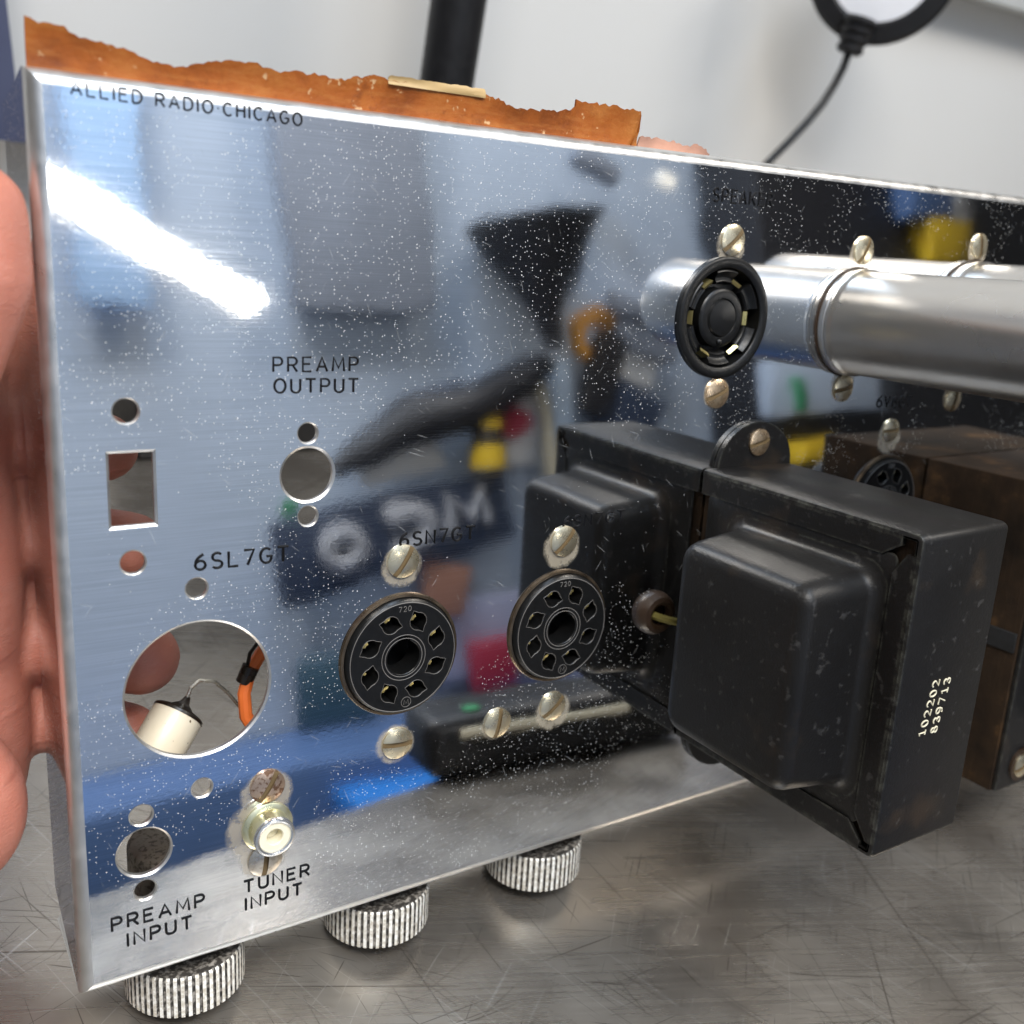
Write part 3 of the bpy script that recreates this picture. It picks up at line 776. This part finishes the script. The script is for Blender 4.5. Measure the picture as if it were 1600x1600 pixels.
# --- torn paper standing behind the top edge
sil = [(39.4, 28), (48.7, 30), (67.5, 34.5), (101, 43), (124, 56), (142.5, 63), (165, 66.7), (184, 73), (210, 82.5), (232, 92), (259, 100.5), (285, 103), (311, 99), (337.5, 94.5), (360, 93.7), (390, 97), (416, 107), (439, 109.5), (480, 114), (521, 123), (544, 124.5), (559, 119), (577.5, 116), (590, 119), (612, 125), (640, 131), (680, 139), (710, 146), (745, 145), (770, 150), (796, 165), (819, 170.6), (849, 172), (875, 174), (894, 170.6), (903, 165), (901, 157.5), (924, 162), (950, 164), (972.5, 169), (1002, 174), (1000.6, 199), (987.5, 225)]
def sheet(sil, ybase, ztop, mat, name, parent=None, bend=3.0, thick=.5, jag=.3):
    """torn sheet: top silhouette down to ztop; curls away with height"""
    pts = [chl(u, v, ybase) for u, v in sil]
    fine = []
    for p, q in zip(pts, pts[1:]):
        k = max(1, int((q - p).length / .7))
        for i in range(k):
            w = p.lerp(q, i / k); fine.append(Vector((w.x + random.uniform(-jag, jag) * .5, w.y, w.z + random.uniform(-jag, jag) + jag * .8 * sin(w.x * 1.7) * sin(w.x * .61))))
    fine.append(pts[-1])
    b = MB(); nr = 7; F = []; K = []
    for i in range(nr):
        t = i / (nr - 1); rf = []; rk = []
        for p in fine:
            z = ztop + (p.z - ztop) * t; y = ybase + bend * (t * (1 - t)) + .5 * sin(p.x * .21) * t * (1 - t) * 2
            rf.append((p.x, y, z)); rk.append((p.x, y + thick, z))
        F.append(rf); K.append(rk)
    b.grid(F); b.grid(K[::-1]); b.grid([F[-1], K[-1]]); b.grid([[r[0] for r in F], [r[0] for r in K]]); b.grid([[r[-1] for r in F], [r[-1] for r in K]])
    return b.build(name, mat, parent, sharp=60)
paper = empty('torn_paper', CH); tag(paper, 'torn orange-brown paper strip standing along the top edge of the chassis', 'paper')
sheet(sil, 3.4, H - 4, M['paper'], 'paper_strip', paper)
sheet([(608, 119), (612, 117.3), (640, 121.5), (672, 127), (715, 132.5), (757, 139.5), (759, 143), (740, 144)], 3.15, H + 5.5, M['tape'], 'masking_tape', paper, .2, .2, .1)
scr = sheet([(1000, 213), (1022, 215.6), (1049, 221), (1079, 229.5), (1085, 225), (1103, 232.5), (1109, 241)], 8, H - 3, M['scrap'], 'paper_scrap')
scr.matrix_world = CH; tag(scr, 'small pinkish torn paper scrap right of the orange strip', 'paper scrap')

# --- things behind the amplifier
b = MB(); p0, p1 = at_y(717, 0, 330), at_y(698, 130, 330); d = (p1 - p0).normalized()
top = p0 - d * 260; foot = p0 + d * ((p0.z - 14) / -d.z)
b.tube([top, p0, p1, foot], 14.0, 28)
pole = b.build('pole', M['blackplastic'])
pole.name = 'stand_pole'
tag(pole, 'thick black pole leaning behind the chassis against the white wall', 'pole')
b = MB(); b.box((foot.x - 70, foot.y - 62, 0.2), (foot.x + 60, foot.y + 50, 14), 3); b.build('base', M['blackplastic'], pole)
b = MB(); b.box((75, 262, .3), (330, 345, 146), 3)  # black box added to darken the holes, tall enough to block wall reflections
bx = b.build('hole_dark_box', M['blackplastic']); tag(bx, 'added black box behind the chassis that darkens the view through its holes', 'dark box')
puck = empty('desk_lamp', None)
ctr = at_y(1383, -55, 330); vd = (camC - ctr).normalized()
puck.matrix_world = Matrix.Translation(ctr * S) @ vd.to_track_quat('Z', 'Y').to_matrix().to_4x4()
tag(puck, 'round black lamp head with white face and hanging cable at the top', 'lamp')
b = MB(); mm = (ctr - camC).length / 1577
R1, R3 = 97 * mm, 72 * mm
b.lathe([(.01, -14), (R1 * .9, -14), (R1 * .98, -10), (R1, -3), (R1 * .99, 1), (R1 * .94, 3.5), (R3 * .93 + 2, 4), (R3 * .93, 2.5)], 72); b.build('housing', M['blackplastic'], puck)
b = MB(); b.lathe([(R3 * .93 + .2, 2.6), (R3 * .5, 3.2), (.01, 3.4)], 60); b.build('white_face', M['whiteface'], puck)
Pi = puck.matrix_world.inverted()
def pl(u, v, y=330): return (Pi @ (at_y(u, v, y) * S)) / S
b = MB(); a0, a1 = pl(1347, 28), pl(1325, 84); n = 13
pts = [a0.lerp(a1, i / (n - 1)) for i in range(n)]
b.tube(pts, [(11.5 - 3.2 * i / (n - 1)) * (1.0 if i % 3 else .82) for i in range(n)], 20); b.build('strain_relief', M['blackplastic'], puck)
b = MB(); path = [(1326, 82), (1318, 105), (1304, 132), (1285, 162), (1262, 190), (1232, 222), (1200, 254), (1165, 292), (1130, 330)]
b.tube([pl(*p) for p in path], 2.5, 10); b.build('cable', M['blackplastic'], puck)
b = MB(); q = [Vector((0, 0, -13)), Vector((0, 30, -30)), Vector((0, 90, -45)), Vector((0, 160, -70))]
b.tube(q, 5, 12); b.build('neck', M['blackplastic'], puck)
s0, s1 = at_y(1455, 0, WALL_Y - 30), at_y(1600, 26, WALL_Y - 30)
b = MB(); b.box((s0.x - 60, WALL_Y - 30, s1.z + 3), (s0.x + 900, WALL_Y, s1.z + 42), 1.5)
sh = b.build('shelf', M['shelf']); tag(sh, 'grey shelf edge on the white wall at top right', 'shelf')
n0, n1 = at_y(9, 0, 380), at_y(6, 216, 380)
b = MB(); e0, e1 = at_y(10, 0, 380), at_y(31, 180, 380)
ext = (e0 - e1).normalized() * 300; q0, q1 = e0 + ext, e1 + (e1 - e0) * .25
def slab(y): return [(q0.x, y, q0.z), (q1.x, y, q1.z), (q1.x - 260, y, q1.z), (q0.x - 260, y, q0.z)]
b.grid([slab(380), slab(WALL_Y)], close_u=True); b.ngon(slab(380)); b.ngon(slab(WALL_Y)[::-1])
nv = b.build('hanging_panel', M['navy']); tag(nv, 'dark navy panel on the wall at the left edge', 'panel')

# ------------------------------------------------------------------ hand gripping the left flange
def capsule_chain(bm, pts):
    for (p, r), (q, s_) in zip(pts, pts[1:]):
        p, q = Vector(p), Vector(q); k = max(2, int((q - p).length / 2.0))
        for i in range(k + 1):
            t = i / k; bmesh.ops.create_icosphere(bm, subdivisions=2, radius=(r + (s_ - r) * t), matrix=Matrix.Translation(p.lerp(q, t)))
bm = bmesh.new()
def ell(c, r, rot=None):
    m_ = Matrix.Translation(Vector(c)) @ (rot or Matrix.Identity(4)) @ Matrix.Diagonal((*r, 1))
    bmesh.ops.create_icosphere(bm, subdivisions=4, radius=1, matrix=m_)
# thumb along the outside of the flange
capsule_chain(bm, [((-9.3, 2.5, 153), 9.6), ((-11, 1.5, 143), 11.2), ((-16, 2.5, 130), 11.0), ((-27, 8, 112), 10.6), ((-38, 18, 92), 14), ((-42, 30, 70), 18)])
ell((-9.2, 53, 84), (11.5, 12, 60)); ell((-12.2, 43, 86), (11, 13, 62)); ell((-10, 46, 128), (9, 12, 24))
capsule_chain(bm, [((-1.5, 47, 130), 7.5), ((.5, 47, 112), 8), ((1, 47, 84), 8), ((.5, 47, 44), 7.5)])   # webs at the finger roots
# palm beside the back edge
ell((-18.5, 38, 84), (17.6, 20, 48)); ell((-18, 38, 48), (16.6, 20, 33)); ell((-36, 45, 70), (24, 22, 58)); ell((-30, 30, 100), (16, 18, 26))
ell((-18, 38, 112), (16.5, 18, 26)); ell((-19.5, 14, 41), (14, 14, 17)); ell((-34, 22, 40), (20, 20, 26))
capsule_chain(bm, [((-42, 30, 46), 22), ((-62, 32, 28), 26), ((-100, 34, 15), 30), ((-150, 38, 5), 34)])
for z, r, tip, dz in ((110, 8.2, 14.5, -2), (87, 8.6, 19, -1), (65, 9.4, 20.5, -5), (45, 8.0, 17, -3)):
    capsule_chain(bm, [((-22, 56, z), r + 3.2), ((-8, 48, z), r + 2.6), ((3, 41, z + dz * .4), r), ((tip, 29 if tip > 10 else 34, z + dz), r * .93)])
me = bpy.data.meshes.new('hand')
for v in bm.verts: v.co *= S
bm.to_mesh(me); bm.free()
hand = bpy.data.objects.new('hand', me); COL.objects.link(hand); hand.matrix_world = CH
md = hand.modifiers.new('r', 'REMESH'); md.mode = 'VOXEL'; md.voxel_size = .0011; md.use_smooth_shade = True
ms = hand.modifiers.new('s', 'SMOOTH'); ms.iterations = 14; ms.factor = .6
dg = bpy.context.evaluated_depsgraph_get(); dg.update()
me2 = bpy.data.meshes.new_from_object(hand.evaluated_get(dg)); hand.modifiers.clear(); hand.data = me2; me2.name = 'hand'
me2.materials.clear(); me2.materials.append(M['skin']); me2.polygons.foreach_set('use_smooth', [True] * len(me2.polygons))
hand.name = 'person'
tag(hand, 'bare left hand gripping the left side of the chassis', 'hand')

# ------------------------------------------------------------------ what the polished panel mirrors: the room in front of it
RY = -1000
MW = dict(roomwall=plain("pale_blue_wall", (0.46, 0.54, 0.66), .6, var=.06, scale=4), dark=plain("dark_cabinet", (0.02, 0.02, 0.024), .5),
          blue=plain("blue_enamel", (0.09, 0.16, 0.33), .4, var=.1, scale=15), paleblue=plain("sky_blue_card", (0.42, 0.62, 0.92), .6, var=.05, scale=10),
          grey=plain("grey_board", (0.25, 0.28, 0.34), .6, scale=12), yellow=plain("yellow_plastic", (0.80, 0.52, 0.03), .4), red=plain("red_plastic", (0.36, 0.03, 0.06), .4),
          white=plain("white_card", (0.8, 0.8, 0.8), .6, var=.05), letter=plain("grey_white_letter", (0.36, 0.37, 0.40), .6), sign=plain("sign_navy", (0.03, 0.045, 0.085), .5), tan=plain("tan_tube", (0.50, 0.45, 0.33), .5),
          orange=plain("orange_tape", (0.72, 0.34, 0.06), .5), purple=plain("violet_card", (0.34, 0.36, 0.50), .6), green=plain("green_plastic", (0.02, 0.22, 0.08), .5))
b = MB(); b.box((-1600, RY - 90, -900), (2600, RY - 30, 1900)); tag(b.build('facing_wall', MW['roomwall']), kind='structure')
b = MB(); b.box((-1600, RY - 30, -960), (2600, WALL_Y, -900)); tag(b.build('floor', MW['grey']), kind='structure')
def board(name, x0, x1, z0, z1, mat, label, cat, y=RY, d=20, rot=0):
    b = MB(); w, h = (x1 - x0) / 2, (z1 - z0) / 2
    b.box((-w, -d / 2, -h), (w, d / 2, h), min(3, d / 4)); o = b.build(name, mat)
    o.location = Vector(((x0 + x1) / 2, y, (z0 + z1) / 2)) * S; o.rotation_euler = (0, radians(rot), 0)
    return tag(o, label, cat)
# lit tube lamp
def mirp(u, v, y):
    Ci = CH.inverted(); o = Ci @ (camC * S) / S; d = Ci.to_3x3() @ wray(u, v)
    P = o + d * (-o.y / d.y); d.y *= -1
    Pw = (CH @ (P * S)) / S; dw = CH.to_3x3() @ d
    return Pw + dw * ((y - Pw.y) / dw.y)
e0, e1 = mirp(62, 274, -680), mirp(396, 472, -680)
lamp = empty('tube_lamp', None); tag(lamp, 'bright white tube lamp mirrored in the upper left of the panel', 'lamp')
b = MB(); b.tube([e0, e0.lerp(e1, .03), e0.lerp(e1, .97), e1], [6.5, 8.5, 8.5, 6.5], 20); b.build('tube', mat_emit('lit_tube', (1.0, .97, .92), 16), lamp)
ax = (e1 - e0).normalized(); off = Vector((0, -18, 0))
b = MB(); b.tube([e0 + off, e1 + off], 12, 8); b.build('fixture', MW['white'], lamp)
board('dark_cabinet', 1130, 2500, -320, 900, MW['dark'], 'black cabinet mirrored at the right end of the panel', 'cabinet', RY + 40, 120)
board('tool_chest', -100, 620, -420, -190, MW['blue'], 'blue tool chest mirrored low in the panel', 'tool chest', RY + 60, 160)
board('blue_bin', 370, 590, -330, -225, plain("bright_blue_plastic", (0.03, 0.22, 0.66), .35), 'bright blue bin mirrored left of the meter', 'bin', RY + 170, 60)
board('teal_board', 385, 480, -185, -95, plain("dark_teal", (0.04, 0.09, 0.13), .5), 'dark teal board mirrored between big round hole and first socket', 'board', RY + 20)
board('deep_blue_box', 640, 800, -300, -180, plain("deep_blue_card", (0.02, 0.035, 0.20), .5), 'deep blue box mirrored between the two tube sockets', 'box', RY + 60, 60)
board('wall_card', 180, 262, 330, 720, MW['paleblue'], 'sky blue card mirrored beside the tube lamp', 'card')
board('wall_board', 420, 620, 330, 760, MW['grey'], 'grey board mirrored at the top of the panel', 'board')
board('violet_card', 560, 800, -160, -60, MW['purple'], 'violet card mirrored between the tube sockets', 'card')
board('red_box', 620, 690, -175, -110, MW['red'], 'small dark red box mirrored between the sockets', 'box', RY + 30)
sg = empty('shop_sign', None); sg.matrix_world = Matrix.Translation(Vector((540, RY + 20, 46)) * S) @ Matrix.Rotation(radians(-8), 4, 'Y')
tag(sg, 'dark sign with pale letters mirrored above the tube socket lettering', 'sign')
b = MB(); b.box((-170, -6, -48), (165, 6, 46), 2); b.build('sign_board', MW['sign'], sg)
lettering('sign_letter', [("M", 60, 125, -20, -20, 46)], 10, MW['letter'], sg, lambda a, c: (a, 8, c))
lettering('sign_letter', [("O", -110, -65, -22, -22, 40)], 11, MW['letter'], sg, lambda a, c: (a, 8, c))
lettering('sign_letter', [("C", -30, 30, -22, -22, 44)], 12, MW['letter'], sg, lambda a, c: (-a, 8, c))
b = MB(); b.tube([(450, RY + 30, 128), (560, RY + 30, 190), (660, RY + 30, 205), (775, RY + 30, 262)], [14, 32, 36, 18], 14)
tag(b.build('boom_arm', MW['dark']), 'black boom arm mirrored across the middle of the panel', 'arm')
b = MB(); b.lathe([(.01, 0), (10, 0), (22, 40), (95, 165), (60, 175), (.01, 180)], 28); o = b.build('lamp_shade', MW['dark']); o.location = Vector((766, RY + 60, 278)) * S
o.rotation_euler = (0, radians(-4), 0); tag(o, 'dark funnel-shaped shade mirrored above the boom arm', 'lamp shade')
b = MB(); b.tube([(760, RY + 20, 262), (772, RY + 20, 180), (790, RY + 20, -40)], 11, 12); tag(b.build('tan_tube', MW['tan']), 'tan upright tube mirrored beside the white box', 'tube')
board('white_box', 685, 765, 118, 232, MW['white'], 'white box mirrored behind the yellow bottle', 'box', RY - 5)
b = MB(); b.lathe([(.01, 0), (26, 0), (26, 30)], 24); bt = b.build('spray_bottle', MW['yellow']); bt.location = Vector((666, RY + 35, 118)) * S
tag(bt, 'yellow and black bottle mirrored right of the preamp lettering', 'bottle')
b = MB(); b.lathe([(26, 30), (24, 55)], 24); b.build('bottle_label', MW['dark'], bt)
b = MB(); b.lathe([(24, 55), (22, 84), (10, 90), (.01, 92)], 24); b.build('bottle_top', MW['yellow'], bt)
b = MB(); b.lathe([(.01, -10), (24, -10), (24, 10), (.01, 10)], 24, Matrix.Rotation(radians(90), 4, 'X')); o = b.build('red_dial', MW['red']); o.location = Vector((722, RY + 15, 180)) * S
tag(o, 'round red dial mirrored on the white box', 'dial')
b = MB(); b.lathe([(20, -12), (38, -12), (38, 12), (20, 12), (20, -12)], 32, Matrix.Rotation(radians(90), 4, 'X')); o = b.build('tape_roll', MW['orange']); o.location = Vector((872, RY + 15, 300)) * S
tag(o, 'orange tape roll mirrored left of the speaker socket', 'tape roll')
board('tool_pouch', 900, 1010, 270, 330, MW['grey'], 'grey tool pouch mirrored left of the speaker socket', 'pouch', RY + 20, 40, 20)
board('dark_pouch', 880, 960, 130, 220, MW['sign'], 'larger dark pouch mirrored below the orange tape roll', 'pouch', RY + 20, 40, 25)
board('red_card', 1000, 1050, 300, 350, MW['red'], 'red card mirrored left of the speaker socket', 'card', RY + 20)
board('paper_tag', 560, 628, -75, -2, plain('brown_red_card', (0.34, 0.17, 0.12), .6), 'brownish red tag mirrored above the first tube socket', 'tag', RY + 20, 8, 12)
board('snack_bag', 1435, 1555, 478, 560, MW['blue'], 'blue bag mirrored at the top right of the panel', 'bag', RY + 130, 40)
board('yellow_bag', 1490, 1580, 405, 478, MW['yellow'], 'yellow bag mirrored above the right capacitor can', 'bag', RY + 130, 40)
board('white_strip', 1590, 1606, 420, 535, MW['white'], 'narrow white strip mirrored right of the yellow bag', 'strip', RY + 120, 20, 8)
board('spirit_level', 1146, 1224, 90, 122, MW['yellow'], 'yellow level mirrored below the capacitor can', 'level', RY + 130, 40)
board('green_card', 1156, 1180, 172, 220, MW['green'], 'green card mirrored under the speaker socket', 'card', RY + 120)
board('pale_sheet', 1118, 1375, 165, 248, MW['roomwall'], 'pale sheet mirrored under the capacitor can', 'sheet', RY + 110)
b = MB(); b.box((1000, 300, .3), (2150, 418, 1600), 4); tag(b.build('reflection_blocker', MW['dark']), 'added unseen dark block at the right end of the bench, dimming the table reflection', 'cabinet')  # added out of view to keep the bright wall out of the table reflection
MW['sky'] = plain("light_blue_card", (0.48, 0.60, 0.76), .6, var=.06)
board('light_blue_card', 796, 828, 115, 268, MW['sky'], 'light blue card mirrored just left of the domed transformer reflection', 'card', RY + 8, 12)
board('dark_holster', 848, 892, 180, 300, MW['dark'], 'dark slanted holster mirrored under the orange tape roll', 'holster', RY + 30, 30, 24)
board('white_slip', 912, 975, 228, 276, MW['white'], 'white slip mirrored left of the speaker socket', 'slip', RY + 22, 8, 22)
board('grey_clip', 880, 972, 320, 347, MW['grey'], 'grey clip mirrored beside the red card', 'clip', RY + 42, 14, 14)
board('dark_bracket', 852, 935, 530, 556, MW['grey'], 'dark bracket mirrored near the top edge of the panel', 'bracket', RY + 22, 30, 22)
board('white_notice', 492, 612, 112, 158, MW['white'], 'white notice mirrored just above the dark sign', 'notice', RY + 4, 6, -12)
board('dark_pouch', 552, 640, 188, 228, MW['sign'], 'small navy pouch mirrored right of the preamp output holes', 'pouch', RY + 14, 24, -20)
board('navy_banner', 374, 478, -28, 30, MW['sign'], 'navy banner end mirrored beside the tube number lettering', 'banner', RY + 10, 8, -8)
board('green_tab', 384, 407, 74, 96, MW['green'], 'green tab mirrored beside the lower preamp output hole', 'tab', RY + 12, 8)
b = MB(); b.lathe([(.01, -8), (17, -8), (20, 0), (17, 8), (.01, 8)], 20, Matrix.Rotation(radians(90), 4, 'X')); o = b.build('glint_disc', mat_emit('glint_glow', (1, .95, .85), .55)); o.location = Vector((1008, RY + 40, 526)) * S  # emissive disc stands in for a bright glint
o.scale = (1.1, 1, .6); tag(o, 'glowing disc standing in for a bright glint mirrored near the speaker lettering', 'lamp')
# black meter lying at the front edge of the table
mt = empty('handheld_meter', None); mt.matrix_world = Matrix.Translation(Vector((207, -163, .6)) * S) @ Matrix.Rotation(radians(12), 4, 'Z')
tag(mt, 'black handheld meter at the table edge mirrored below the sockets', 'meter')
b = MB(); b.box((-58, -22, 0), (58, 22, 25), 7); b.build('body', M['blackplastic'], mt)
b = MB(); b.box((-44, 20.5, 16), (30, 22.6, 19.4), .8); b.build('edge_highlight', M['cream'], mt)  # cream colour stands in for the highlight along the meter's edge
b = MB(); b.lathe([(5, 24.5), (5, 26), (.01, 26.6)], 16, Matrix.Translation((44, 10, 0))); b.build('red_button', mat_emit('red_led', (1, .05, .05), .4), mt)
b = MB(); b.lathe([(4, 24.5), (4, 26), (.01, 26.6)], 16, Matrix.Translation((-36, 12, 0))); b.build('green_button', MW['green'], mt)
